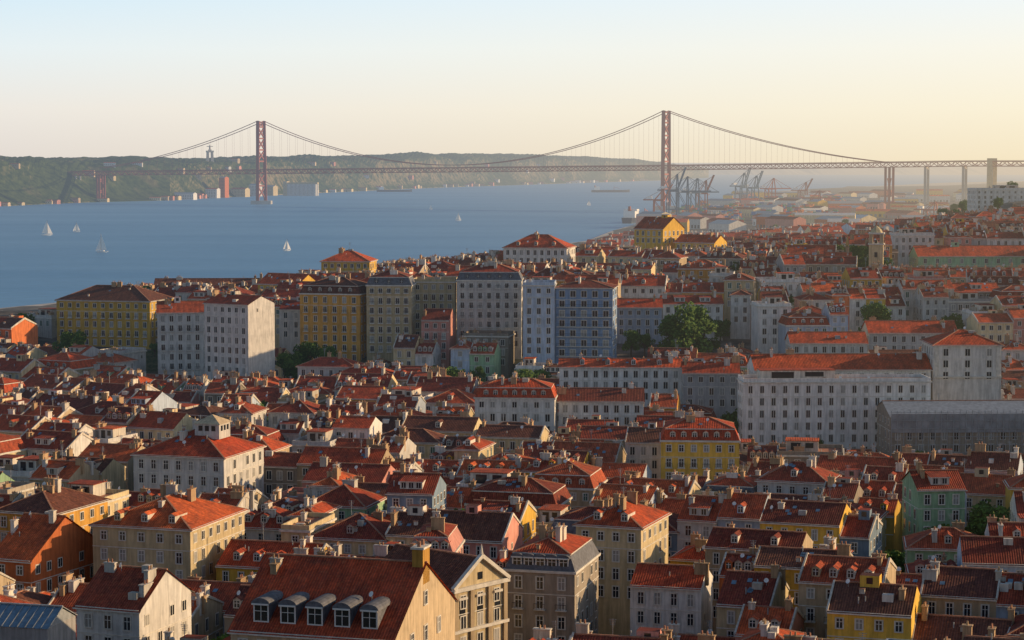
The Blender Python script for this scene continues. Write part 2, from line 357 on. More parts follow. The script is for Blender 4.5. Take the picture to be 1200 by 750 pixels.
def building(name,x,y,z0,rot,w,d,h,floors,wall,roofm=None,roof='gable',lod=1,pitch=24,sides=(0,0),dorm=0,chim=2,bal=False,party=True,
             style='',darch=False,dsize=(1.3,1.5),fh=3.3,wp=2.7,ant=0.3,found=12,ww=1.15,dinset=1.4,skyl=0.4,mans=None,extra=None,clut=3):
    roofm=roofm or RED
    a,b=w/2,d/2; tp=math.tan(math.radians(pitch))
    wl=MB(); rf=MB(); wn=MB(); tp_=MB()
    P=[(-a,-b),(a,-b),(a,b),(-a,b)]
    for i in range(4):
        p,q=P[i],P[(i+1)%4]
        wl.poly([(p[0],p[1],-found),(q[0],q[1],-found),(q[0],q[1],h),(p[0],p[1],h)],wall)
    for (c,t,n,L) in (((0,-b),(1,0),(0,-1),w),((0,b),(-1,0),(0,1),w)):
        wl.slab(c,t,n,-L/2,L/2,h-.45,h-.02,0,.32,TRIM)
    if lod>=1 and roof in('hip','mansard','flat'):
        for (c,t,n,L) in (((a,0),(0,1),(1,0),d),((-a,0),(0,-1),(-1,0),d)): wl.slab(c,t,n,-L/2-.32,L/2+.32,h-.452,h-.022,0,.32,TRIM)
    facade(wn,(0,-b),(1,0),(0,-1),w,h-.3,floors,fh,lod,style,bal,ww,wp)
    if sides[0]: facade(wn,(a,0),(0,1),(1,0),d,h-.3,floors if lod else 2,fh,min(lod,1),style,False,ww,3.2,0.1)
    elif lod and R()<.6:
        for q in range(random.randint(1,4)):
            window(wn,(a,0),(0,1),(1,0),U(-b*.7,b*.7),h-2.6-3.3*random.randint(0,1),.7,U(.8,1.2),1,'')
    if sides[1]: facade(wn,(-a,0),(0,-1),(-1,0),d,h-.3,floors if lod else 2,fh,min(lod,1),style,False,ww,3.2,0.1)
    if lod: facade(wn,(0,b),(-1,0),(0,1),w,h-.3,2,fh,0,style,False,ww,3.4)
    o=.55; ridge_z=h; slope_z=lambda yy:h
    if roof=='gable':
        rh=b*tp; ridge_z=h+rh; ox=0.0 if party else .35; ez=h-o*tp+.05
        for s in (-1,1):
            q=[(-a-ox,s*(b+o),ez),(a+ox,s*(b+o),ez),(a+ox,0,h+rh+.05),(-a-ox,0,h+rh+.05)]
            rf.poly(q if s<0 else q[::-1],roofm)
            rf.poly([(-a-ox,s*(b+o),ez),(a+ox,s*(b+o),ez),(a+ox,s*(b+o),ez-.22),(-a-ox,s*(b+o),ez-.22)],TRIM)
            rf.poly([(-a-ox,s*(b+o),ez-.22),(a+ox,s*(b+o),ez-.22),(a+ox,s*b,h-.05),(-a-ox,s*b,h-.05)],TRIM)
            wl.poly([(s*a,-b,h),(s*a,b,h),(s*a,0,h+rh)],wall)
        rf.beam((-a-ox,0,h+rh+.1),(a+ox,0,h+rh+.1),.34,.22,RIDGE)
        if party:
            for s in (-1,1):
                if R()<.5:
                    up=U(.2,.5); X0=s*a-.15; X1=s*a+.15
                    for k in (-1,1):
                        pr=[(k*(b+.3),h-.3*tp),(k*(b+.3),h+up-.3*tp),(0,h+rh+up),(0,h+rh-.3)]
                        wl.poly([(X0,)+p for p in pr],PARW); wl.poly([(X1,)+p for p in pr],PARW)
                        wl.poly([(X0,)+pr[1],(X1,)+pr[1],(X1,)+pr[2],(X0,)+pr[2]],PARW); wl.poly([(X0,)+pr[0],(X1,)+pr[0],(X1,)+pr[1],(X0,)+pr[1]],PARW)
        slope_z=lambda yy:h+(b-abs(yy))*tp
        xr=a
    elif roof in('hip','mansard'):
        A,B,hh=a,b,h
        mm=mans or roofm
        if roof=='mansard':
            mh=2.7; ins=1.1
            for i in range(4):
                sg=[(-1,-1),(1,-1),(1,1),(-1,1)]; p,q=sg[i],sg[(i+1)%4]
                rf.poly([(p[0]*(a+.1),p[1]*(b+.1),h),(q[0]*(a+.1),q[1]*(b+.1),h),(q[0]*(a-ins),q[1]*(b-ins),h+mh),(p[0]*(a-ins),p[1]*(b-ins),h+mh)],mm)
            A,B,hh=a-ins,b-ins,h+mh; o=.15; tq=math.tan(math.radians(min(pitch,19)))
        else: tq=tp
        m=min(A,B); rh=m*tq; rx,ry=max(0,A-m),max(0,B-m); ez=hh-o*tq+.05; ridge_z=hh+rh
        if A>=B: r0,r1=(-rx,0,hh+rh+.05),(rx,0,hh+rh+.05)
        else: r0,r1=(0,-ry,hh+rh+.05),(0,ry,hh+rh+.05)
        e=[(-A-o,-B-o,ez),(A+o,-B-o,ez),(A+o,B+o,ez),(-A-o,B+o,ez)]
        if A>=B:
            rf.poly([e[0],e[1],r1,r0],roofm); rf.poly([e[2],e[3],r0,r1],roofm); rf.poly([e[1],e[2],r1],roofm); rf.poly([e[3],e[0],r0],roofm)
            prs=((e[0],r0),(e[3],r0),(e[1],r1),(e[2],r1),(r0,r1))
        else:
            rf.poly([e[0],e[1],r0],roofm); rf.poly([e[1],e[2],r1,r0],roofm); rf.poly([e[2],e[3],r1],roofm); rf.poly([e[3],e[0],r0,r1],roofm)
            prs=((e[0],r0),(e[1],r0),(e[2],r1),(e[3],r1),(r0,r1))
        for p,q in prs: rf.beam(p,q,.32,.22,RIDGE)
        for i in range(4):
            p,q=e[i],e[(i+1)%4]; rf.poly([p,q,(q[0],q[1],q[2]-.22),(p[0],p[1],p[2]-.22)],TRIM)
        rf.poly([(p[0],p[1],p[2]-.22) for p in e][::-1],TRIM)
        slope_z=lambda yy:hh+min((B-abs(yy))*tq,rh)
        xr=max(rx,A*.5)
    else:
        wl.poly([(-a,-b,h),(a,-b,h),(a,b,h),(-a,b,h)],TERR)
        for (c,t,n,L) in (((0,-b),(1,0),(0,-1),w),((0,b),(-1,0),(0,1),w),((a,0),(0,1),(1,0),d-.6),((-a,0),(0,-1),(-1,0),d-.6)):
            wl.slab(c,t,n,-L/2,L/2,h+.002,h+.9,-.3,0,wall)
            wl.face(c,t,n,-L/2,L/2,h+.002,h+.9,-.3,wall)
        if w>8 and R()<.8:
            pw=U(.3,.55)*w; pd=U(.35,.55)*d; px_=U(-.2,.2)*w
            wl.box(px_,.1*d,h+.01,pw,pd,2.7,PARW,TERR); rf.box(px_,.1*d,h+2.71,pw+.5,pd+.5,.15,roofm)
            wn.face((px_,.1*d-pd/2),(1,0),(0,-1),-pw*.35,-pw*.05,h+.3,h+2.3,.03,GLASS); wn.face((px_,.1*d-pd/2),(1,0),(0,-1),pw*.1,pw*.35,h+1,h+2.3,.03,GLASS)
        xr=a*.8; ridge_z=h+.5; slope_z=lambda yy:h
    if dorm and roof!='flat':
        dw,dh=dsize
        shed=(dsize==(1.3,1.5) and roof=='gable' and R()<.35)
        if shed: dorm=max(1,min(2,int(w/9))); dw=U(2.6,5.0); dh=1.6
        for i in range(dorm):
            xx=-w*.42+ (w*.84)*(i+.5)/dorm
            if roof=='mansard': dormer(tp_,rf,xx,-b+.25,h+.35,dw,dh,2.2,mm if mm is SLATE else PARW,mm if mm is SLATE else roofm,lod,darch)
            else:
                if roof=='hip' and abs(xx)>xr+ (b-dinset)*.6: continue
                yf=-b+dinset; dormer(tp_,rf,xx,yf,slope_z(yf),dw,dh,min((dh+.6)/tp,b-dinset-.2),random.choice([PARW,CHIMW,wall]) if not darch else SLATE,roofm if not darch else SLATE,lod,darch,1,shed)
    for i in range(chim):
        xx=random.choice((-1,1))*U(.55,.97)*a if roof=='gable' else U(-.8,.8)*xr
        yy=U(-.55,.5)*b
        chimney(tp_,xx,yy,slope_z(yy))
    if lod:
        for i in range(random.randint(0,clut+1)):
            yy=U(-.75,.1)*b; clutter(tp_,U(-.85,.85)*xr,yy,slope_z(yy))
    if R()<ant and lod: antenna(tp_,U(-.7,.7)*xr,0,ridge_z)
    if R()<skyl and roof!='flat' and lod:
        for k in range(random.randint(1,4)):
            yy=-U(.25,.7)*b; xx=U(-.6,.6)*xr; z=slope_z(yy); z2=slope_z(yy+.9)
            tp_.poly([(xx-.4,yy,z+.16),(xx+.4,yy,z+.16),(xx+.4,yy+.9,z2+.16),(xx-.4,yy+.9,z2+.16)],SKYL)
    if lod and roof=='gable' and R()<.3 and not dorm:
        xx=U(-.5,.5)*a; yy=U(0,.3)*b; ww_=U(2,3.5); wl.box(xx,yy,slope_z(yy)-1,ww_,2.6,2.6,random.choice([PARW,wall]),roofm)
        wn.face((xx,yy-1.3),(1,0),(0,-1),-.5,.5,slope_z(yy)+.3,slope_z(yy)+1.3,.03,GLASS)
    if extra: extra(wl,rf,wn,tp_,h,a,b,ridge_z)
    mw=XF(x,y,z0,rot)
    par=wl.obj(name); par.matrix_world=mw
    for nm,mb,uv in (('roof',rf,True),('windows',wn,False),('chimneys',tp_,False)):
        if mb.f: mb.obj(nm,par,None,uv)
    return par
def S(name,pl,pr,d,ey,h,depth,rot,floors,wall,roofm=None,roof='gable',**k):
    """named building: left/right image column of its street front, distance of front, eave image row, wall height"""
    w=(pr-pl)/F*d/math.cos(math.radians(rot))
    c,s=math.cos(math.radians(rot)),math.sin(math.radians(rot))
    fx,fy=xt((pl+pr)/2,d),d; x,y=fx-s*depth/2,fy+c*depth/2
    z0=zt(ey,d)-h
    claim(x,y,rot,w+1,depth+1)
    k.setdefault('lod',2 if d<560 else 1); k.setdefault('party',False); k.setdefault('sides',(1,1)); k.setdefault('clut',5)
    k.setdefault('found',max(6,z0-ground(x,y)+6) if z0>ground(x,y) else 6)
    return building(name,x,y,z0,rot,w,depth,h,floors,wall,roofm,roof,**k)
# ------------------------------------------------ foreground and landmark buildings
def exA(wl,rf,wn,tp_,h,a,b,rz):
    tp_.box(a-.8,0.5,rz-3,1.6,3.0,5.0,W['ochre']); tp_.box(a-.8,.5,rz+2.0,2.0,3.4,.3,TRIM)
    for k in (-.8,.8): tp_.cyl(a-.8,.5+k,rz+2.3,.3,.25,.8,RIDGE,8)
    for yy in (-6,0,6): window(wn,(a,0),(0,1),(1,0),yy,h-3,1.3,2.1,2,'')
    window(wn,(a,0),(0,1),(1,0),0,h+2.2,1.3,1.8,2,'')
S('yellow_gabled_house',262,460,291,744,22,28,-16,5,W['beige'],REDB,'gable',pitch=30,dorm=5,darch=True,dsize=(2.3,2.6),dinset=1.6,chim=2,sides=(0,0),extra=exA,skyl=0,ant=0,clut=0)
def exCh(wl,rf,wn,tp_,h,a,b,rz):
    c=(a,0);t=(0,1);n=(1,0)
    for y0 in (-b+.5,-b/3,b/3,b-.5): wl.slab((a,y0),t,n,-.45,.45,-4,h-.4,0,.35,W['beige'])
    wl.slab(c,t,n,-b-.3,b+.3,h-.4,h+.25,0,.6,TRIM); wl.slab(c,t,n,-b-.2,b+.2,h-7,h-6.5,0,.5,TRIM)
    for k in (-1,1): wl.beam((a+.3,k*(b+.3),h+.2),(a+.3,0,rz+.35),.7,.6,TRIM)
    wl.cyl(a+.3,0,rz+.4,.35,.05,1.8,TRIM,8)
    for y0 in (-b*.66,0,b*.66): wn.face((a,y0),t,n,-.7,.7,h-4.8,h-1.9,.05,GLASS); wl.slab((a,y0),t,n,-1.0,1.0,h-1.8,h-1.4,0,.3,TRIM)
    wn.face(c,t,n,-.6,.6,h+.9,h+2.1,.05,GLASS)
claim(-12,346,-40,20,15)
building('cream_gabled_church',-12,346,zt(684,341)-22,-40,18,13,22,3,W['cream'],BROWN,'gable',pitch=34,chim=0,lod=2,party=False,sides=(1,0),extra=exCh,wp=4,skyl=0,ant=0)
S('grey_stone_palace',592,674,356,668,22,18,-15,5,W['stone'],RED,'mansard',mans=SLATE,dorm=5,dsize=(1.7,1.7),darch=True,chim=4,bal=True,wp=3)
S('cream_townhouse',100,222,392,617,18,24,-17,4,W['cream'],REDB,'hip',pitch=22,chim=4,dorm=3,wp=3.2)
def exBel(wl,rf,wn,tp_,h,a,b,rz):
    wl.box(a*.3,0,rz-2.0,6,6,3.4,W['white'])
    for s in range(4):
        t=[(1,0),(0,1),(-1,0),(0,-1)][s]; n=[(0,-1),(1,0),(0,1),(-1,0)][s]; c=(a*.3+n[0]*3,n[1]*3)
        for q in (-1.6,0,1.6): wn.face(c,t,n,q-.5,q+.5,rz-.2,rz+1,.04,GLASS)
    e=rz+1.4; A=3.5; c=a*.3
    for i in range(4):
        sg=[(-1,-1),(1,-1),(1,1),(-1,1)]; p,q=sg[i],sg[(i+1)%4]; rf.poly([(c+p[0]*A,p[1]*A,e),(c+q[0]*A,q[1]*A,e),(c,0,e+1.9)],W['beige'])
S('white_belvedere_house',150,262,478,534,16,22,-17,4,W['white'],REDB,'hip',pitch=24,chim=4,extra=exBel,wp=3)
S('blue_townhouse',452,506,438,578,16,14,-10,4,W['slateblue'],RED,'gable',chim=2,dorm=2)
S('pink_townhouse',476,530,368,648,17,14,-6,4,W['pink'],RED,'mansard',dorm=4,chim=2,mans=W['pink'])
S('yellow_townhouse',776,868,510,516,17,14,-4,4,W['yellow'],REDB,'mansard',dorm=6,chim=4,bal=True)
S('green_townhouse',1080,1136,438,573,16,13,4,4,W['green'],RED,'gable',dorm=2,chim=2)
S('white_gabled_house',80,160,318,712,20,16,-20,4,W['white'],RED,'gable',pitch=30,chim=3)
S('salmon_townhouse',-20,32,385,655,18,22,-22,4,W['salmon'],REDB,'gable',pitch=30,chim=2)
S('cream_townhouse',676,752,388,616,17,18,-20,4,W['cream'],REDB,'hip',chim=4,dorm=2)
S('ochre_townhouse',-15,62,420,600,17,20,-20,4,W['ochre'],BROWN,'hip',chim=4)
S('long_white_institute',872,1094,592,447,21,11,2,6,W['white'],RED,'flat',wp=3.1,chim=2,ww=1.0,fh=3.4,clut=9)
S('long_white_wing',886,1094,612,433,20,16,2,2,W['white'],REDB,'gable',wp=3.3,chim=5,pitch=25)
def exPav(wl,rf,wn,tp_,h,a,b,rz):
    wl.slab((0,-b),(1,0),(0,-1),-a,a,h-9.4,h-9.0,0,.5,TRIM)
    for k in (-a*.9,a*.9): wl.slab((k,-b),(1,0),(0,-1),-.5,.5,h-9,h-.5,0,.25,TRIM)
S('white_pavilion',1096,1176,612,404,17,18,0,3,W['white'],REDB,'hip',pitch=22,chim=0,wp=5.5,ww=1.3,extra=exPav)
def exNet(wl,rf,wn,tp_,h,a,b,rz):
    for i in range(24):
        x=-a+i*2*a/23; wn.beam((x,-b-.9,-8),(x,-b-.9,h+1.5),.12,.12,ZINC)
    for k in range(6): wn.beam((-a,-b-.9,h+1-k*2.2),(a,-b-.9,h+1-k*2.2),.12,.12,ZINC)
    wn.poly([(-a,-b-.7,h-4.5),(a,-b-.7,h-4.5),(a,-b-.7,h+.6),(-a,-b-.7,h+.6)],NET)
S('scaffolded_building',1046,1216,575,487,15,20,2,4,W['stone'],ZINC,'gable',pitch=16,chim=0,wp=3,extra=exNet,skyl=0)
S('white_long_house',656,800,640,430,16,12,-2,3,W['white'],REDB,'gable',pitch=18,wp=2.9,chim=6,dorm=4)
S('grey_long_house',802,868,628,437,15,12,-2,3,W['grey'],RED,'gable',wp=2.9,chim=3)
S('red_mansard_house',556,650,585,466,15,13,-5,3,W['white'],REDB,'mansard',dorm=7,chim=4,mans=REDB)
S('long_red_roof_house',655,755,590,470,13,13,-2,3,W['white'],RED,'gable',chim=3)
# hill-top street front
S('yellow_palace',62,177,790,352,21,22,-14,5,W['yellow'],BROWN,'hip',pitch=24,wp=3.2,chim=6,bal=True)
S('grey_long_palace',180,330,865,338,20,16,3,4,W['beige'],BROWN,'gable',wp=3.4,chim=6,dorm=6)
S('orange_townhouse',300,350,830,333,18,14,-30,3,W['yellow'],REDB,'gable',pitch=28,chim=2,sides=(0,0))
S('white_apartment_house',184,246,742,366,22,15,8,6,W['white'],RED,'gable',chim=3,bal=True)
S('white_corner_house',236,292,712,356,26,14,-32,7,W['white'],RED,'gable',pitch=20,chim=3,sides=(0,0))
S('tan_mansard_house',350,422,742,344,27,17,-14,7,W['ochre'],BROWN,'mansard',mans=BROWN,dorm=5,chim=4,wp=3,bal=True)
S('cream_apartment_house',429,482,738,334,26,15,-3,7,W['cream'],RED,'mansard',dorm=3,mans=SLATE,chim=3,bal='all')
S('olive_apartment_house',483,533,752,330,27,15,-3,7,W['cream'],RED,'flat',chim=3,bal=True)
S('grey_white_apartment_house',535,611,742,328,29,16,-2,7,W['white'],RED,'mansard',dorm=5,mans=SLATE,chim=5,bal='all')
S('blue_white_apartment_house',613,650,722,334,29,16,-3,7,W['bluewhite'],RED,'flat',chim=1,wp=3)
S('blue_tiled_apartment_house',651,718,722,337,29,16,-8,7,W['bluetile'],RED,'hip',pitch=14,chim=1,bal='band',wp=3.2,ww=1.7)
S('white_terrace_house',722,776,765,360,14,12,-3,3,W['bluewhite'],REDB,'gable',chim=3)
S('white_terrace_house',777,848,770,356,14,12,2,3,W['white'],RED,'gable',chim=4,dorm=3)
S('pale_yellow_villa',376,433,880,306,14,18,-6,3,W['yellow'],REDB,'hip',chim=2)
S('red_hip_roof_mansion',590,664,905,290,15,20,-12,3,W['white'],REDB,'hip',pitch=27,chim=5,dorm=3)
S('cream_mansion',668,738,925,300,13,16,-14,3,W['cream'],REDB,'hip',chim=4)
S('bright_yellow_house',744,776,1010,268,12,18,-38,2,W['yellow'],RED,'gable',pitch=30,sides=(1,0),chim=1)
S('bright_yellow_house',792,836,1000,284,11,14,-30,2,W['yellow'],REDB,'gable',pitch=25,chim=2)
S('long_green_convent',1076,1222,940,300,13,18,2,2,W['green'],REDB,'gable',pitch=25,wp=5,chim=3)
S('white_hilltop_block',1142,1222,1500,222,24,22,3,4,W['white'],ZINC,'flat',wp=4,chim=2)
S('brown_roof_long_house',928,1018,705,402,14,14,0,3,W['white'],REDB,'gable',chim=3,wp=3)
S('red_roof_long_house',1020,1124,735,390,15,16,0,3,W['white'],REDB,'gable',chim=4,wp=3)
# low riverside buildings at the left
S('riverside_station',-30,24,1320,370,8,16,12,2,W['white'],ZINC,'gable',wp=4,chim=0,pitch=14)
S('riverside_pavilion',28,58,1300,371,8,14,12,2,W['cream'],RED,'hip',wp=4,chim=0,pitch=16)
def bell_tower(x,y,z0,w,h):
    m=MB(); m.box(0,0,-10,w,w,h*.72+10,W['cream'])
    m.box(0,0,h*.72,w+.8,w+.8,.5,TRIM)
    for s in (-1,1):
        for t in (-1,1): m.box(s*(w/2-.7),t*(w/2-.7),h*.72+.5,1.4,1.4,h*.2,W['beige'])
    m.box(0,0,h*.92+.5,w+.6,w+.6,.6,TRIM); m.cyl(0,0,h*.92+1.1,w*.45,w*.35,1.2,W['cream'],8); m.cyl(0,0,h*.92+2.3,w*.35,.1,1.6,W['cream'],8)
    m.cyl(0,0,h*.74,.7,.4,1.4,IRON,8)
    for c,t,n in (((0,-w/2),(1,0),(0,-1)),((w/2,0),(0,1),(1,0))):
        m.face(c,t,n,-.6,.6,h*.45,h*.56,.04,GLASS)
    m.box(0,0,h*.92+3.9,.12,.12,1.4,IRON); m.box(0,0,h*.92+4.6,.8,.12,.12,IRON)
    m.obj('church_bell_tower').matrix_world=XF(x,y,z0,-12); claim(x,y,0,w+2,w+2)
bell_tower(xt(1027,860),860,zt(308,860)-6,5.6,18.5)
def glasshouse(x,y,z,rot):
    m=MB(); m.box(0,0,-15,14,9,15,W['grey'])
    for s in (-1,1):
        m.poly([(-7.2,s*4.7,0),(7.2,s*4.7,0),(7.2,0,2.2),(-7.2,0,2.2)],SKYL)
        for i in range(13): m.beam((-7.2+i*1.2,s*4.7,.06),(-7.2+i*1.2,0,2.26),.1,.1,ZINC)
        m.poly([(s*7,-4.5,0),(s*7,4.5,0),(s*7,0,2.1)],ZINC)
    m.beam((-7.2,0,2.3),(7.2,0,2.3),.3,.2,ZINC)
    m.obj('glass_roof_workshop').matrix_world=XF(x,y,z,rot); claim(x,y,rot,15,10)
glasshouse(xt(12,305),305,zt(735,300),-14)
# ------------------------------------------------ city fill
TREES=[(806,422,732,20),(822,420,740,15),(790,420,745,13),(345,424,722,10),(362,422,726,11),(385,424,720,9),(332,424,724,10),(80,416,762,13),(90,416,758,9),
 (612,442,690,8),(632,443,690,8),(600,448,672,7),(1000,308,880,14),(985,308,900,12),(1012,308,905,11),(1075,268,1400,10),(706,426,702,9),(690,426,704,7),(740,414,742,8),(756,414,744,7),
 (1120,262,1450,10),(1105,262,1500,11),(845,400,770,8),(950,300,1100,10),(40,424,800,8),(960,524,583,5),(930,524,580,5),(1010,474,640,6),(860,480,600,7),(540,424,705,6),(560,424,706,7),(300,460,640,7),(720,424,703,7),(672,426,703,6)]
for t in TREES: claim(xt(t[0],t[2]),t[2],0,t[3]*.5,t[3]*.5)
ZN=[((-110,310),-20),((-20,330),-15),((70,320),-18),((-120,450),-18),((-30,470),-14),((60,450),-19),((110,420),-8),((-130,590),-24),((-40,600),-12),((60,590),-8),((140,620),2),
    ((-140,730),-27),((-60,720),-9),((40,760),-8),((130,760),4),((190,860),-10),((-90,860),-16),((30,920),-18),((140,1000),-3),((-60,1020),-20),((230,1080),8),((60,1150),-12)]
def zone(x,y):
    b=1e18;k=0
    for i,((zx,zy),_) in enumerate(ZN):
        q=(zx-x)**2+(zy-y)**2
        if q<b: b=q;k=i
    return k
PAL=['white']*12+['cream']*8+['beige']*4+['bluewhite']*3+['yellow']*2+['ochre','pink','pink','grey','stone','stone','salmon']+['green' ,'slateblue']
NM={'white':'white_townhouse','cream':'cream_townhouse','beige':'beige_townhouse','bluewhite':'pale_blue_townhouse','yellow':'yellow_townhouse','ochre':'ochre_townhouse','pink':'pink_townhouse','grey':'grey_townhouse','green':'green_townhouse','stone':'stone_townhouse','salmon':'salmon_townhouse','slateblue':'blue_townhouse'}
cnt=0
for zi,((zx,zy),ang) in enumerate(ZN):
    c,s=math.cos(math.radians(ang)),math.sin(math.radians(ang))
    v=-130.0; row=0
    while v<130:
        dep=U(11,15.5); u=-190+U(0,12)
        rowh=U(-1.0,1.0)
        nb=0; rm=RED
        while u<190:
            w=U(8.5,20) if R()<.78 else U(5.5,8.5)
            x=zx+c*(u+w/2)-s*(v+dep/2); y=zy+s*(u+w/2)+c*(v+dep/2)
            u+=w+0.05; nb+=1
            if nb%6==0: u+=6
            if y<262 or y>1180 or abs(x)>0.262*y+22 or zone(x,y)!=zi: continue
            g=ground(x,y)
            if g<2 or shore_sd(x,y)<40: continue
            rr=ang+U(-.6,.6)
            if not free(x,y,rr,w,dep):
                w=w*.5
                if w<5 or not free(x,y,rr,w,dep): continue
            pk=random.choice(PAL); wall=W[pk]
            if y<610: h=16+rowh+U(-3.0,2.6)
            elif y<735: h=11.5+rowh+U(-1.8,2)
            else: h=14+rowh+U(-2.5,3)
            q=R(); rt='gable' if q<.58 else 'hip' if q<.82 else 'mansard' if q<.89 else 'flat'
            if rt=='mansard' and w<10: rt='gable'
            pit=U(20,28)
            rise=dep/2*math.tan(math.radians(pit))+.5 if rt in('gable','hip') else (5 if rt=='mansard' else 1.5)
            mz=max_roof(x,y)
            if g+h+rise>mz:
                if rt=='mansard': rt='hip'; rise=dep/2*math.tan(math.radians(pit))+.5
                h=mz-rise-g-U(0,1.2)
                if h<3.0: continue
            claim(x,y,rr,w,dep)
            if R()<.65: rm=RED if R()<.68 else (REDB if R()<.65 else BROWN)
            lod=2 if y<500 else 1 if y<1000 else 0
            building(NM[pk],x,y,g,rr,w,dep,h,max(1,min(4 if y<760 else 3,int(h/3.3))),wall,rm,rt,lod=lod,pitch=pit,sides=(R()<.35,R()<.3),dorm=(random.randint(1,4) if (R()<.45 or rt=='mansard') else 0),
                     chim=random.randint(1,4),bal=(R()<.18),party=(rt=='gable'),style='shut' if R()<.2 else '',mans=(SLATE if R()<.3 else rm),found=8,ww=U(.95,1.2),wp=U(2.3,3.0),clut=4)
            cnt+=1
        row+=1
        v+=dep+(0.1 if row%2 else U(5.5,8.5))
print('city houses',cnt)
far=0
for k in range(2000):
    y=U(1180,3000); r=U(.035,.262); x=r*y
    if shore_sd(x,y)<60: continue
    w=U(12,32);dp=U(10,16);rr=random.choice([-20,-12,0,8,30])+U(-3,3)
    if not free(x,y,rr,w+2,dp+5,1): continue
    g=ground(x,y); h=U(9,18)
    if g+h+4>max_roof(x,y): h=max_roof(x,y)-g-4
    if h<4: continue
    claim(x,y,rr,w+2,dp+5)
    pk=random.choice(PAL); wl=MB()
    a,b=w/2,dp/2; rh=b*.45
    for i in range(4):
        P=[(-a,-b),(a,-b),(a,b),(-a,b)];p,q=P[i],P[(i+1)%4]; wl.poly([(p[0],p[1],-8),(q[0],q[1],-8),(q[0],q[1],h),(p[0],p[1],h)],W[pk])
    if R()<.75:
        rm=RED if R()<.6 else REDB
        for s_ in (-1,1):
            wl.poly([(-a,s_*(b+.4),h-.2),(a,s_*(b+.4),h-.2),(a,0,h+rh),(-a,0,h+rh)],rm); wl.poly([(s_*a,-b,h),(s_*a,b,h),(s_*a,0,h+rh)],W[pk])
    else: wl.poly([(-a,-b,h),(a,-b,h),(a,b,h),(-a,b,h)],TERR); wl.box(U(-.5,.5)*a,0,h+.01,3,3,2.4,PARW)
    facade(wl,(0,-b),(1,0),(0,-1),w,h-.3,max(1,min(3,int(h/3.2))),3.2,0,'',False,1.3,3.2); facade(wl,(a,0),(0,1),(1,0),dp,h-.3,1,3.2,0,'',False,1.3,3.4)
    for q_ in range(random.randint(0,3)): wl.box(U(-.8,.8)*a,U(-.3,.3)*b,h,1,1.6,rh+1.5,CHIMW)
    wl.obj(NM[pk],None,XF(x,y,g,rr),True); far+=1
print('far houses',far)
for k in range(220):
    y=U(2500,5600); r=U(.045,.262); x=r*y
    if shore_sd(x,y)<35 or shore_sd(x,y)>900: continue
    w=U(25,80);dp=U(14,26);rr=-62+U(-6,6) if R()<.6 else U(-20,20)
    if not free(x,y,rr,w+6,dp+6,1): continue
    claim(x,y,rr,w+6,dp+6); h=U(6,16); m=MB(); wm=random.choice([W['white'],W['cream'],W['salmon'],W['white'],W['yellow'],W['pink']]); a,b=w/2,dp/2
    m.box(0,0,-2,w,dp,h+2,wm)
    rm=random.choice([ZINC,RED,REDB,W['white'],REDB])
    for s_ in (-1,1):
        m.poly([(-a,s_*(b+.5),h+.05),(a,s_*(b+.5),h+.05),(a,0,h+b*.35),(-a,0,h+b*.35)],rm); m.poly([(s_*a,-b,h),(s_*a,b,h),(s_*a,0,h+b*.35)],wm)
    n_=int(w/7)
    for i in range(n_): m.face((0,-b),(1,0),(0,-1),-a+2+i*7,-a+6+i*7,.5,min(5,h-1),.06,IRON if R()<.5 else CURT)
    m.obj('harbour_warehouse',None,XF(x,y,ground(x,y),rr),True)
for k in range(120):
    y=U(3200,4800); sdt=U(30,320)
    x0=interp([(p[1],p[0]) for p in SHORE[2:]],y); x=x0+sdt
    rr=-65
    if not free(x,y,rr,40,16,1): continue
    claim(x,y,rr,40,16); m=MB()
    for i in range(3):
        for j in range(5):
            for q in range(random.randint(1,5)): m.box(-13+i*12.8,-6+j*2.9,q*2.62,12.2,2.45,2.6,random.choice(CONT))
    m.obj('container_stack',None,XF(x,y,ground(x,y),rr))
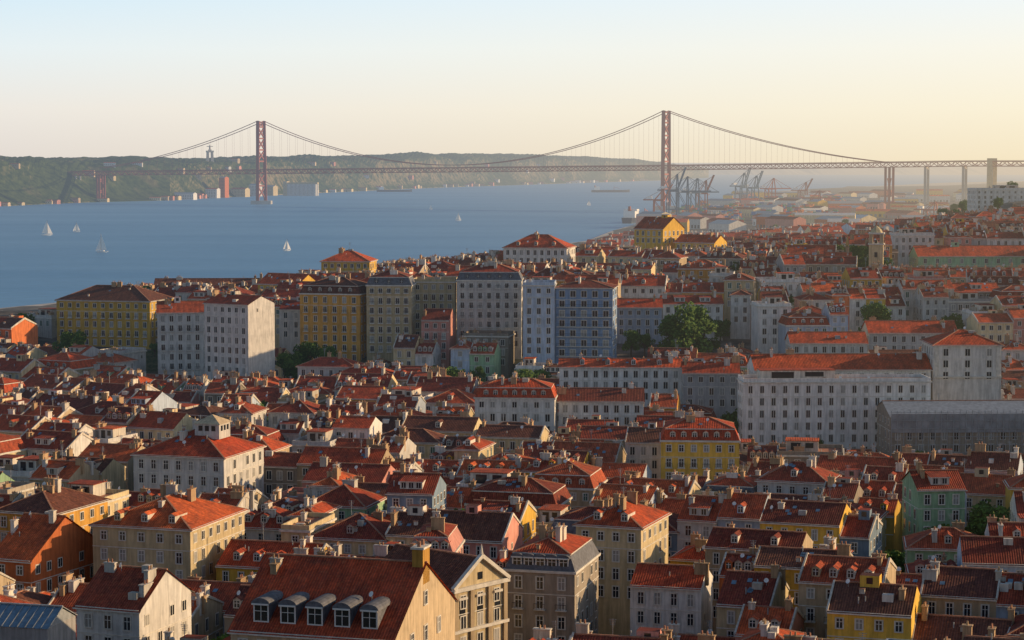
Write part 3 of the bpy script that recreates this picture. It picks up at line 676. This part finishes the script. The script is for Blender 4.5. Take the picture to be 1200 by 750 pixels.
# ------------------------------------------------ gantry cranes
def crane(x,y,z,rot,H0,mt,up):
    m=MB(); g=16; t=1.6
    for sx in (-1,1):
        for sy in (-1,1): m.beam((sx*9,sy*g/2*1.1,0),(sx*8,sy*g/2,H0*.62),t,t,mt)
        m.beam((sx*9,-g/2*1.1,H0*.2),(sx*9,g/2*1.1,H0*.2),t,t,mt); m.beam((sx*8,-g/2,H0*.62),(sx*8,g/2,H0*.62),t,t,mt)
        m.beam((sx*9,-g/2,H0*.2),(sx*8,g/2,H0*.62),.8,.8,mt)
        m.beam((sx*8,-g/2,H0*.62),(sx*2,-g/2,H0),t,t,mt); m.beam((sx*8,g/2,H0*.62),(sx*2,-g/2,H0),.9,.9,mt)
    m.beam((-9,-g/2*1.1,H0*.2),(9,-g/2*1.1,H0*.2),t,t,mt); m.beam((-8,-g/2,H0*.62),(8,-g/2,H0*.62),t,t,mt); m.beam((-8,g/2,H0*.62),(8,g/2,H0*.62),t,t,mt)
    for s in (-2.5,2.5):
        m.beam((s,-g/2,H0*.64),(s,g/2+18,H0*.64),1.3,2,mt)
        if up: m.beam((s,-g/2,H0*.64),(s,-g/2-14,H0*1.15),1.3,1.8,mt)
        else: m.beam((s,-g/2,H0*.64),(s,-g/2-40,H0*.64),1.3,2,mt)
    if up: m.beam((0,-g/2,H0),(0,-g/2-13,H0*1.12),.6,.6,mt)
    else:
        m.beam((0,-g/2,H0),(0,-g/2-38,H0*.66),.6,.6,mt); m.beam((0,-g/2,H0),(0,-g/2-20,H0*.66),.5,.5,mt)
    m.beam((0,-g/2,H0),(0,g/2+17,H0*.66),.6,.6,mt); m.box(0,g/2+8,H0*.66+1,7,9,4,WHITEP); m.box(0,-g/2-5,H0*.64-4,3,3,3,WHITEP)
    m.obj('gantry_crane',None,XF(x,y,z,rot))
for px,d,Hc,mt,up,rt in ((788,3620,74,CRBLUE,1,100),(800,3660,70,CRBLUE,0,95),(812,3720,66,CRBLUE,0,110),(822,3800,62,CRRED,1,100),(772,3560,50,CRRED,1,80),(868,4300,72,CRBLUE,1,120),(882,4350,66,CRBLUE,1,115),(902,4500,60,CRRED,0,110),
        (940,4700,50,CRRED,1,100),(955,4100,40,CRRED,0,95),(1090,3300,34,CRRED,0,60)):
    crane(xt(px,d),d,3.2,rt,Hc,mt,up)
# ------------------------------------------------ suspension bridge
def bridge():
    par=bpy.data.objects.new('suspension_bridge',None); COL.objects.link(par)
    L=Vector((-574,4947,0)); Rr=Vector((311,4363,0)); dv=(Rr-L)/1060.3; nv=Vector((-dv.y,dv.x,0))
    def dz(s): return 78+ (s/1060.)*11.0 if s<1060 else min(98,89+(s-1060)*.014)
    def pt(s,o,z): p=L+dv*s+nv*o; return (p.x,p.y,z)
    tw=MB()
    for s,top in ((0,190),(1060,200)):
        for o in (-1,1):
            tw.beam(pt(s,o*14,8),pt(s,o*11,top),7,7,STEELR)
        zz=[12,42,72,98,124,150,176,top-3]
        for i,(za,zb) in enumerate(zip(zz,zz[1:])):
            wa=14-3*za/190;wb=14-3*zb/190
            if i!=2:
                tw.beam(pt(s,-wa,za),pt(s,wb,zb),2.6,2.6,STEELR); tw.beam(pt(s,wa,za),pt(s,-wb,zb),2.6,2.6,STEELR)
            tw.beam(pt(s,-wb,zb),pt(s,wb,zb),3,3.6,STEELR)
        tw.box(*pt(s,0,0)[:2],-6,46,34,14,CONC)
    tw.obj('towers',par)
    dk=MB()
    s=-700; st=23.0
    while s<2300:
        z=dz(s); z2=dz(s+st)
        for o in (-10,10):
            dk.beam(pt(s,o,z),pt(s+st,o,z2),1.6,1.6,STEELR); dk.beam(pt(s,o,z-8.5),pt(s+st,o,z2-8.5),1.4,1.5,STEELR)
            dk.beam(pt(s,o,z),pt(s,o,z-8.5),.9,.9,STEELR); dk.beam(pt(s,o,z-8.5),pt(s+st/2,o,z),1.0,1.0,STEELR); dk.beam(pt(s+st/2,o,z),pt(s+st,o,z2-8.5),1.0,1.0,STEELR)
        dk.beam(pt(s,-10,z-8.5),pt(s,10,z-8.5),.9,.9,STEELR)
        dk.beam(pt(s,0,z+.9),pt(s+st,0,z2+.9),21,.5,STEELR); dk.beam(pt(s,10,z+2),pt(s+st,10,z2+2),.3,.8,STEELR)
        s+=st
    dk.obj('deck_truss',par)
    cb=MB()
    def cable(fn,a,b,n):
        pts=[(a+(b-a)*i/n) for i in range(n+1)]
        for o in (-10.5,10.5):
            for p,q in zip(pts,pts[1:]):
                cb.beam(pt(p,o,fn(p)),pt(q,o,fn(q)),1.3,1.3,STEELR)
                if fn(q)-dz(q)>3: cb.beam(pt(q,o,fn(q)),pt(q,o,dz(q)),.22,.22,STEELR)
    def main(s):
        t=s/1060.; base_=190+10*t; return base_-4*(base_-90)*t*(1-t)
    cable(main,0,1060,46)
    cable(lambda s:lerp(82,190,(s+500)/500)-30*4*((s+500)/500)*(1-(s+500)/500)*.5,-500,0,21)
    cable(lambda s:lerp(96,200,(1545-s)/485)-30*4*((1545-s)/485)*(1-(1545-s)/485)*.5,1060,1545,21)
    cb.obj('cables',par)
    pr=MB()
    for s in (-508,-500,1541,1549):
        zt_=dz(s)-8.5
        for o in (-9,9): pr.beam(pt(s,o,0),pt(s,o,zt_),4,4,STEELR)
    for s0 in (-504,1545):
        for a_,b_ in ((12,38),(38,66)): pr.beam(pt(s0,-9,a_),pt(s0,9,b_),1.5,1.5,STEELR); pr.beam(pt(s0,9,a_),pt(s0,-9,b_),1.5,1.5,STEELR)
    for s in (1620,1695,1745,1830,1910,1990,2080):
        for o in (-7,7): pr.beam(pt(s,o,2),pt(s,o,dz(s)-8.5),4,4,CONC)
        pr.beam(pt(s,-7,dz(s)-11),pt(s,7,dz(s)-11),4,5,CONC)
    for o in (-12,12): pr.beam(pt(1748,o,2),pt(1748,o,104),8,8,W['cream'])
    for s in (-580,-660):
        for o in (-7,7): pr.beam(pt(s,o,-5),pt(s,o,dz(s)-8.5),4,4,CONC)
    pr.obj('piers',par)
bridge()
# ------------------------------------------------ far bank hills
SH=[(-260,4300),(0,4700),(106,5150),(200,5400),(240,5700),(300,6050),(420,7000),(520,8000),(600,8700),(700,9800),(780,10900),(830,12500)]
TOP=[(-260,178),(0,181),(60,183),(110,182),(150,180),(200,183),(260,182),(330,181),(440,179),(520,178),(600,179),(680,182),(740,185),(775,189),(800,193),(830,197)]
def hillz(px,t):
    d=interp(SH,px)+t; r=zt(interp(TOP,px),interp(SH,px)+600)
    x=xt(px,d)
    n1=noise.fractal(Vector((x/260,d/260,0)),1.0,2.0,4); n2=noise.fractal(Vector((x/55,d/55,3)),.9,2.0,4)
    gully=abs(noise.noise(Vector((x/150,d/500,7))))
    k=sst(-10,260+260*gully,t)
    return max(-3,(r-8)*k*(0.86+.14*sst(200,600,t))+n1*14*k*(1-.5*sst(450,700,t))+n2*3.6*k - (6 if t<10 else 0))
def hills():
    m=bpy.data.meshes.new('far_bank_hills'); vs=[];fs=[]
    ts=[0,8,16,26,38,50,65,80,100,120,145,170,200,230,265,300,340,380,420,470,520,570,630,700,800,950,1200,1600,2200]
    cols=[-260+i*2.0 for i in range(546)]
    for px in cols:
        for t in ts:
            d=interp(SH,px)+t; vs.append((xt(px,d),d,hillz(px,t)))
    n=len(ts)
    for i in range(len(cols)-1):
        for j in range(n-1): fs.append((i*n+j,(i+1)*n+j,(i+1)*n+j+1,i*n+j+1))
    m.from_pydata(vs,[],fs)
    mt,nn,l=base('wooded_hillside'); geo=nn.new('ShaderNodeNewGeometry')
    a=noise_tex(nn,l,geo.outputs['Position'],0.012,5,.6); b=noise_tex(nn,l,geo.outputs['Position'],0.05,4,.7)
    sp=nn.new('ShaderNodeSeparateXYZ'); l.new(geo.outputs['True Normal'],sp.inputs[0])
    c=mixc(nn,l,rng(nn,l,b,.35,.65,0,1),(.014,.032,.012),(.065,.09,.03))
    c=mixc(nn,l,rng(nn,l,a,.56,.63,0,.45),c,(.16,.14,.08))
    c=mixc(nn,l,mul(nn,l,rng(nn,l,sp.outputs[2],.5,.7,1,0),rng(nn,l,b,.4,.6,0,.7)),c,(.28,.21,.13))
    p=principled(nn,.95,.05); l.new(c,p.inputs['Base Color']); finish(mt,p.outputs[0]); m.materials.append(mt)
    COL.objects.link(bpy.data.objects.new('far_bank_hills',m))
hills()
def farbox(name,px,dd,w,dp,h,m,top=None,rot=0,z=None):
    mb=MB(); d=interp(SH,px)+dd
    z=hillz(px,dd) if z is None else z
    mb.box(0,0,-6,w,dp,h+6,m)
    a,b=w/2,dp/2
    for s_ in (-1,1):
        mb.poly([(-a,s_*b,h+.1),(a,s_*b,h+.1),(a,0,h+b*.35),(-a,0,h+b*.35)],top or RED); mb.poly([(s_*a,-b,h),(s_*a,b,h),(s_*a,0,h+b*.35)],m)
    for i in range(int(w/5)):
        for f in range(max(1,int(h/4))): mb.face((0,-b),(1,0),(0,-1),-a+1.5+i*5,-a+3.7+i*5,1.2+f*4,3.2+f*4,.1,GLASS)
    mb.obj(name,None,XF(xt(px,d),d,max(z,1.5),rot),True)
farbox('orange_factory_tower',263,-10,20,18,52,W['salmon'],CONC,-30); farbox('factory_hall',250,-5,34,20,22,W['white'],None,-20); farbox('factory_hall',282,-10,50,22,20,W['cream'],None,-30)
farbox('factory_hall',215,-8,70,20,14,W['white'],ZINC,-20); farbox('factory_hall',316,-12,44,22,24,W['cream'],ZINC,-30); farbox('factory_hall',300,-8,30,22,30,W['white'],ZINC,-30)
sil=MB()
for i in range(7):
    for j in range(2): sil.cyl(i*13,j*13,-3,6.4,6.4,34,W['white'],14)
sil.box(40,6.5,31.01,92,10,5,W['cream']); sil.box(-12,6,-3,12,18,42,W['cream'])
sil.obj('grain_silos',None,XF(xt(336,6050),6130,2,-18))
for k in range(105):
    px=random.choice([U(-20,240),U(190,400),U(380,760),U(190,760)]); t=random.choice([U(2,26),U(2,30),U(2,30),U(20,300)])
    farbox('hillside_house',px,t,U(10,34),10,U(4,9),random.choice([W['white'],W['cream'],W['beige'],W['pink'],W['beige']]),RED,U(-40,10))
mo=MB()
for sx in (-1,1):
    for sy in (-1,1): mo.beam((sx*8,sy*8,-20),(sx*6,sy*6,38),4.5,4.5,CONC)
mo.box(0,0,38,19,19,5,CONC); mo.box(0,0,43,8,8,3,CONC); mo.cyl(0,0,46,2.6,1.8,11,CONC,10); mo.beam((-9,0,55),(9,0,55),1.7,1.9,CONC); mo.cyl(0,0,57,1.0,1.2,2.6,CONC,8)
mo.obj('open_armed_statue_monument',None,XF(xt(247,6150),6150,zt(186,6150)-20,20))
fc=MB(); pv=None
for i in range(60):
    px=830+i*9; d=15000; zt_=max(2,50+50*noise.noise(Vector((i/9.,0,1)))+16*noise.noise(Vector((i/2.5,0,5))))*sst(0,8,i)
    cur=((xt(px,d),d,-5),(xt(px,d),d+900,zt_),(xt(px,d),d+4000,zt_*.8))
    if pv:
        fc.poly([pv[0],cur[0],cur[1],pv[1]],CONC); fc.poly([pv[1],cur[1],cur[2],pv[2]],CONC)
    pv=cur
fc.obj('distant_coast_hills')
# ------------------------------------------------ boats
def sailboat(px,py,hpx,hd):
    d=(CAMH)/math.tan(math.radians(PITCH)+math.atan((py-375)/F)); h=hpx/F*d; L=h*.75; m=MB()
    secs=[(-.5,.10,.10),(-.3,.13,.0),(0,.15,-.02),(.3,.09,.0),(.52,.008,.14)]
    prev=None
    for sx,hw,zb in secs:
        cur=[(sx*L,-hw*L,.09*L),(sx*L,-hw*.5*L,zb*L-.02*L),(sx*L,hw*.5*L,zb*L-.02*L),(sx*L,hw*L,.09*L)]
        if prev:
            for i in range(3): m.poly([prev[i],cur[i],cur[i+1],prev[i+1]],WHITEP)
            m.poly([prev[0],prev[3],cur[3],cur[0]],WHITEP)
        else: m.poly(cur,WHITEP)
        prev=cur
    m.box(-.05*L,0,.09*L,.3*L,.14*L,.05*L,WHITEP); m.beam((.05*L,0,.05*L),(.05*L,0,h),.012*L+.05,.012*L+.05,IRON); m.beam((.05*L,0,.17*L),(-.42*L,.03*L,.17*L),.1,.1,IRON)
    n=6
    for i in range(n):
        t0,t1=i/n,(i+1)/n; z0,z1=.19*L+(h*.97-.19*L)*t0,.19*L+(h*.97-.19*L)*t1
        def R_(t,z): w=.46*L*(1-t)**.85; return [(.04*L,0,z),(.04*L-w*.5,.05*L*(1-t),z),(.04*L-w,.03*L,z)]
        a,b=R_(t0,z0),R_(t1,z1)
        for k in range(2): m.poly([a[k],a[k+1],b[k+1],b[k]],SAIL)
    m.poly([(.5*L,0,.13*L),(.07*L,-.06*L,.16*L),(.06*L,0,h*.82)],SAIL)
    m.obj('sailboat',None,XF(xt(px,d),d,.2,hd))
for a in ((55,276,18,20),(90,272,12,200),(119,296,22,160),(336,294,14,30),(537,259,10,15),(690,241,7,200),(505,246,6,0)): sailboat(*a)
def ship(px,d,L,rot):
    m=MB(); secs=[(-.5,.06,0),(-.45,.075,0),(.3,.075,0),(.42,.045,.0),(.52,.003,.015)]; prev=None
    for sx,hw,e in secs:
        cur=[(sx*L,-hw*L,(.06+e)*L),(sx*L,-hw*.8*L,-1),(sx*L,hw*.8*L,-1),(sx*L,hw*L,(.06+e)*L)]
        if prev:
            for i in range(3): m.poly([prev[i],cur[i],cur[i+1],prev[i+1]],DARKW)
            m.poly([prev[0],prev[3],cur[3],cur[0]],CONC)
        else: m.poly(cur,DARKW)
        prev=cur
    m.box(-.36*L,0,.06*L,.13*L,.13*L,.07*L,WHITEP); m.box(-.35*L,0,.13*L,.08*L,.15*L,.02*L,WHITEP); m.cyl(-.41*L,0,.13*L,.018*L,.014*L,.05*L,CRRED,10); m.beam((.1*L,0,.06*L),(.1*L,0,.15*L),1,1,CRRED); m.beam((.1*L,0,.14*L),(.25*L,0,.1*L),.8,.8,CRRED)
    m.obj('cargo_ship',None,XF(xt(px,d),d,0,rot))
ship(462,6900,110,5); ship(715,6800,120,10); ship(752,3500,150,68)
# ------------------------------------------------ trees
def foliage():
    mt,n,l=base('foliage'); geo=n.new('ShaderNodeNewGeometry'); tc=n.new('ShaderNodeTexCoord')
    a=noise_tex(n,l,tc.outputs['Object'],6,3)
    c=mixc(n,l,rng(n,l,a,.35,.65,0,1),(.03,.07,.015),(.08,.16,.03)); c=mixc(n,l,rng(n,l,geo.outputs['Random Per Island'],0,1,0,.5),c,(.12,.19,.04))
    p=principled(n,.8,.2); l.new(c,p.inputs['Base Color']); finish(mt,p.outputs[0]); return mt
FOL=foliage(); BARK=plain('bark',(.09,.065,.045),.9,.3)
def tree_meshes(seed):
    rnd=random.Random(seed); tr=MB(); cr=MB()
    def limb(p,q,r0,r1):
        p=Vector(p);q=Vector(q);d=(q-p).normalized();a=d.orthogonal().normalized();b=d.cross(a);i=len(tr.v);k=tr.mat(BARK)
        for o,r in((p,r0),(q,r1)):
            for j in range(6): t=j*math.pi/3; tr.v.append(tuple(o+a*r*math.cos(t)+b*r*math.sin(t)))
        for j in range(6): tr.f.append((i+j,i+(j+1)%6,i+6+(j+1)%6,i+6+j)); tr.m.append(k)
    limb((0,0,-.15),(.01,0,.38),.035,.022)
    cl=[]
    for j in range(22):
        an=rnd.uniform(0,6.28); z=rnd.uniform(.22,.9); rr=rnd.uniform(.05,.36)*math.sqrt(max(.1,1-((z-.5)/.48)**2))
        c=Vector((rr*math.cos(an),rr*math.sin(an),z)); cl.append((c,rnd.uniform(.10,.17))); limb((.01,0,.2+.12*rnd.random()),c,.014,.004)
    for c,r in cl:
        for k in range(130):
            v=Vector((rnd.gauss(0,1),rnd.gauss(0,1),rnd.gauss(0,.85))).normalized()*r*rnd.uniform(.45,1.12)**.7; p=c+v
            s=rnd.uniform(.016,.032); a=Vector((rnd.gauss(0,1),rnd.gauss(0,1),rnd.gauss(0,1))).normalized(); b=a.orthogonal().normalized()
            cr.poly([tuple(p-a*s-b*s*.6),tuple(p+a*s-b*s*.6),tuple(p+a*s+b*s*.6),tuple(p-a*s+b*s*.6)],FOL)
    t=tr.obj('t'); c=cr.obj('c'); tm,cm=t.data,c.data; bpy.data.objects.remove(t); bpy.data.objects.remove(c); return tm,cm
TM=[tree_meshes(i) for i in range(3)]
def tree(x,y,z,h):
    tm,cm=random.choice(TM); e=bpy.data.objects.new('tree',None); COL.objects.link(e); e.matrix_world=XF(x,y,z,U(0,360))@Matrix.Diagonal((h*U(.95,1.2),h*U(.95,1.2),h,1))
    for nm,me in (('trunk',tm),('crown',cm)): o=bpy.data.objects.new(nm,me); COL.objects.link(o); o.parent=e
for px,py,d,h in TREES: tree(xt(px,d),d,min(zt(py,d),ground(xt(px,d),d)+6),h)
for k in range(40):
    y=U(1250,2600); x=U(.12,.255)*y
    if free(x,y,0,8,8,1): tree(x,y,ground(x,y)-.5,U(9,15)); claim(x,y,0,7,7)
k2=0
for k in range(3500):
    y=U(330,1150); x=U(-.25,.25)*y
    if k2<85 and ground(x,y)>2 and shore_sd(x,y)>40 and free(x,y,0,5,5,1):
        hh=min(U(10,16),max_roof(x,y)-ground(x,y))
        if hh>4: tree(x,y,ground(x,y),hh); claim(x,y,0,5,5); k2+=1
# ------------------------------------------------ ground, quay, water
gm=bpy.data.meshes.new('ground'); xs=[-900,-700,-550,-450]+[-400+i*12 for i in range(68)]+[430,480,550,650,800,1000,1300,1700,2300,3000,4000,5200]
ys=[-60,-20]+[i*14 for i in range(0,90)]+[1260+i*60 for i in range(40)]+[3700,3900,4200,4600,5000,5500,6000,7000,8000,9500,11000,13000]
vs=[(x,y,ground(x,y)-.3) for y in ys for x in xs]; n=len(xs)
gm.from_pydata(vs,[],[(j*n+i,j*n+i+1,(j+1)*n+i+1,(j+1)*n+i) for j in range(len(ys)-1) for i in range(n-1)])
gm.materials.append(ASPH); COL.objects.link(bpy.data.objects.new('ground',gm))
q=MB(); pts=SHORE+[(9000,14000),(9000,-400),(-2600,-400)]
q.poly([(x,y,2.55) for x,y in pts],CONC)
for (a,b),(c,d) in zip(SHORE,SHORE[1:]): q.poly([(a,b,2.55),(c,d,2.55),(c,d,-3),(a,b,-3)],CONC)
q.obj('riverside_quay')
def water():
    mt,n,l=base('river_surface'); geo=n.new('ShaderNodeNewGeometry')
    mp=n.new('ShaderNodeMapping'); mp.inputs['Scale'].default_value=(.0012,.0045,1); mp.inputs['Rotation'].default_value=(0,0,.25); l.new(geo.outputs['Position'],mp.inputs[0])
    st=noise_tex(n,l,mp.outputs[0],1,5,.6)
    c=mixc(n,l,rng(n,l,st,.35,.65,0,1),(.055,.19,.38),(.11,.27,.46))
    mp2=n.new('ShaderNodeMapping'); mp2.inputs['Scale'].default_value=(.05,.14,1); l.new(geo.outputs['Position'],mp2.inputs[0])
    w=noise_tex(n,l,mp2.outputs[0],1,6,.7)
    c=scalec(n,l,c,rng(n,l,w,.3,.7,.78,1.2))
    bp=n.new('ShaderNodeBump'); bp.inputs['Strength'].default_value=.7; bp.inputs['Distance'].default_value=1.2; l.new(w,bp.inputs['Height'])
    df=n.new('ShaderNodeBsdfDiffuse'); l.new(c,df.inputs['Color']); gl=n.new('ShaderNodeBsdfGlossy'); gl.inputs['Roughness'].default_value=.38; gl.inputs['Color'].default_value=(.62,.84,1,1)
    l.new(bp.outputs[0],gl.inputs['Normal']); l.new(bp.outputs[0],df.inputs['Normal'])
    mx=n.new('ShaderNodeMixShader'); mx.inputs[0].default_value=.33; l.new(df.outputs[0],mx.inputs[1]); l.new(gl.outputs[0],mx.inputs[2]); finish(mt,mx.outputs[0])
    m=MB(); m.poly([(-60000,-2000,0),(60000,-2000,0),(60000,90000,0),(-60000,90000,0)],mt); m.obj('river_water')
water()
# ------------------------------------------------ light, sky, camera
w=bpy.data.worlds.new('World'); scene.world=w; w.use_nodes=True; nt=w.node_tree; n=nt.nodes; l=nt.links; n.clear()
sk=n.new('ShaderNodeTexSky'); sk.sky_type='NISHITA'; sk.sun_disc=False; sk.sun_elevation=math.radians(SUN_EL); sk.sun_rotation=math.radians(SUN_AZ); sk.altitude=100; sk.air_density=1.0; sk.dust_density=1.0; sk.ozone_density=1.5
bg=n.new('ShaderNodeBackground'); bg.inputs['Strength'].default_value=0.115; ou=n.new('ShaderNodeOutputWorld'); l.new(sk.outputs[0],bg.inputs['Color'])
# low haze layer of the evening atmosphere, by elevation and bearing from the sun
tc=n.new('ShaderNodeTexCoord'); sp=n.new('ShaderNodeSeparateXYZ'); l.new(tc.outputs['Generated'],sp.inputs[0])
dt=n.new('ShaderNodeVectorMath'); dt.operation='DOT_PRODUCT'; l.new(tc.outputs['Generated'],dt.inputs[0]); dt.inputs[1].default_value=(0.985,0.17,0)
az_=rng(n,l,dt.outputs['Value'],-.08,.45,0,1); el_=rng(n,l,sp.outputs[2],0.0,.078,0,1)
def ramp(stops):
    cr=n.new('ShaderNodeValToRGB'); e=cr.color_ramp.elements
    while len(e)<len(stops): e.new(.5)
    for i,(p,c) in enumerate(stops): e[i].position=p; e[i].color=(*c,1)
    l.new(el_,cr.inputs[0]); return cr.outputs[0]
lo=ramp([(0,(.76,.70,.65)),(.3,(.85,.81,.75)),(.65,(.80,.88,.90)),(1,(.66,.84,.95))])
hi=ramp([(0,(.94,.80,.54)),(.3,(.98,.89,.67)),(.65,(.98,.94,.81)),(1,(.90,.95,.96))])
c=mixc(n,l,az_,lo,hi)
b2=n.new('ShaderNodeBackground'); l.new(c,b2.inputs['Color']); b2.inputs['Strength'].default_value=1.0
mx=n.new('ShaderNodeMixShader'); l.new(rng(n,l,sp.outputs[2],.08,.20,0,1),mx.inputs[0]); l.new(b2.outputs[0],mx.inputs[1]); l.new(bg.outputs[0],mx.inputs[2]); l.new(mx.outputs[0],ou.inputs['Surface'])
sl=bpy.data.lights.new('sun','SUN'); sl.energy=5.0; sl.angle=math.radians(.53); sl.color=(1,.68,.36)
so=bpy.data.objects.new('sun',sl); COL.objects.link(so)
el,az=math.radians(SUN_EL),math.radians(SUN_AZ); sd=Vector((math.sin(az)*math.cos(el),math.cos(az)*math.cos(el),math.sin(el)))
so.rotation_euler=sd.to_track_quat('Z','Y').to_euler(); so.location=(300,100,300)
cd=bpy.data.cameras.new('camera'); cd.sensor_width=36; cd.lens=36*F/1200; cd.clip_start=1; cd.clip_end=120000
co=bpy.data.objects.new('camera',cd); COL.objects.link(co); co.location=(0,0,CAMH); co.rotation_euler=(math.radians(90-PITCH),0,0); scene.camera=co
scene.view_settings.view_transform='Standard'; scene.view_settings.look='None'; scene.view_settings.exposure=0
print('objects',len(bpy.data.objects))
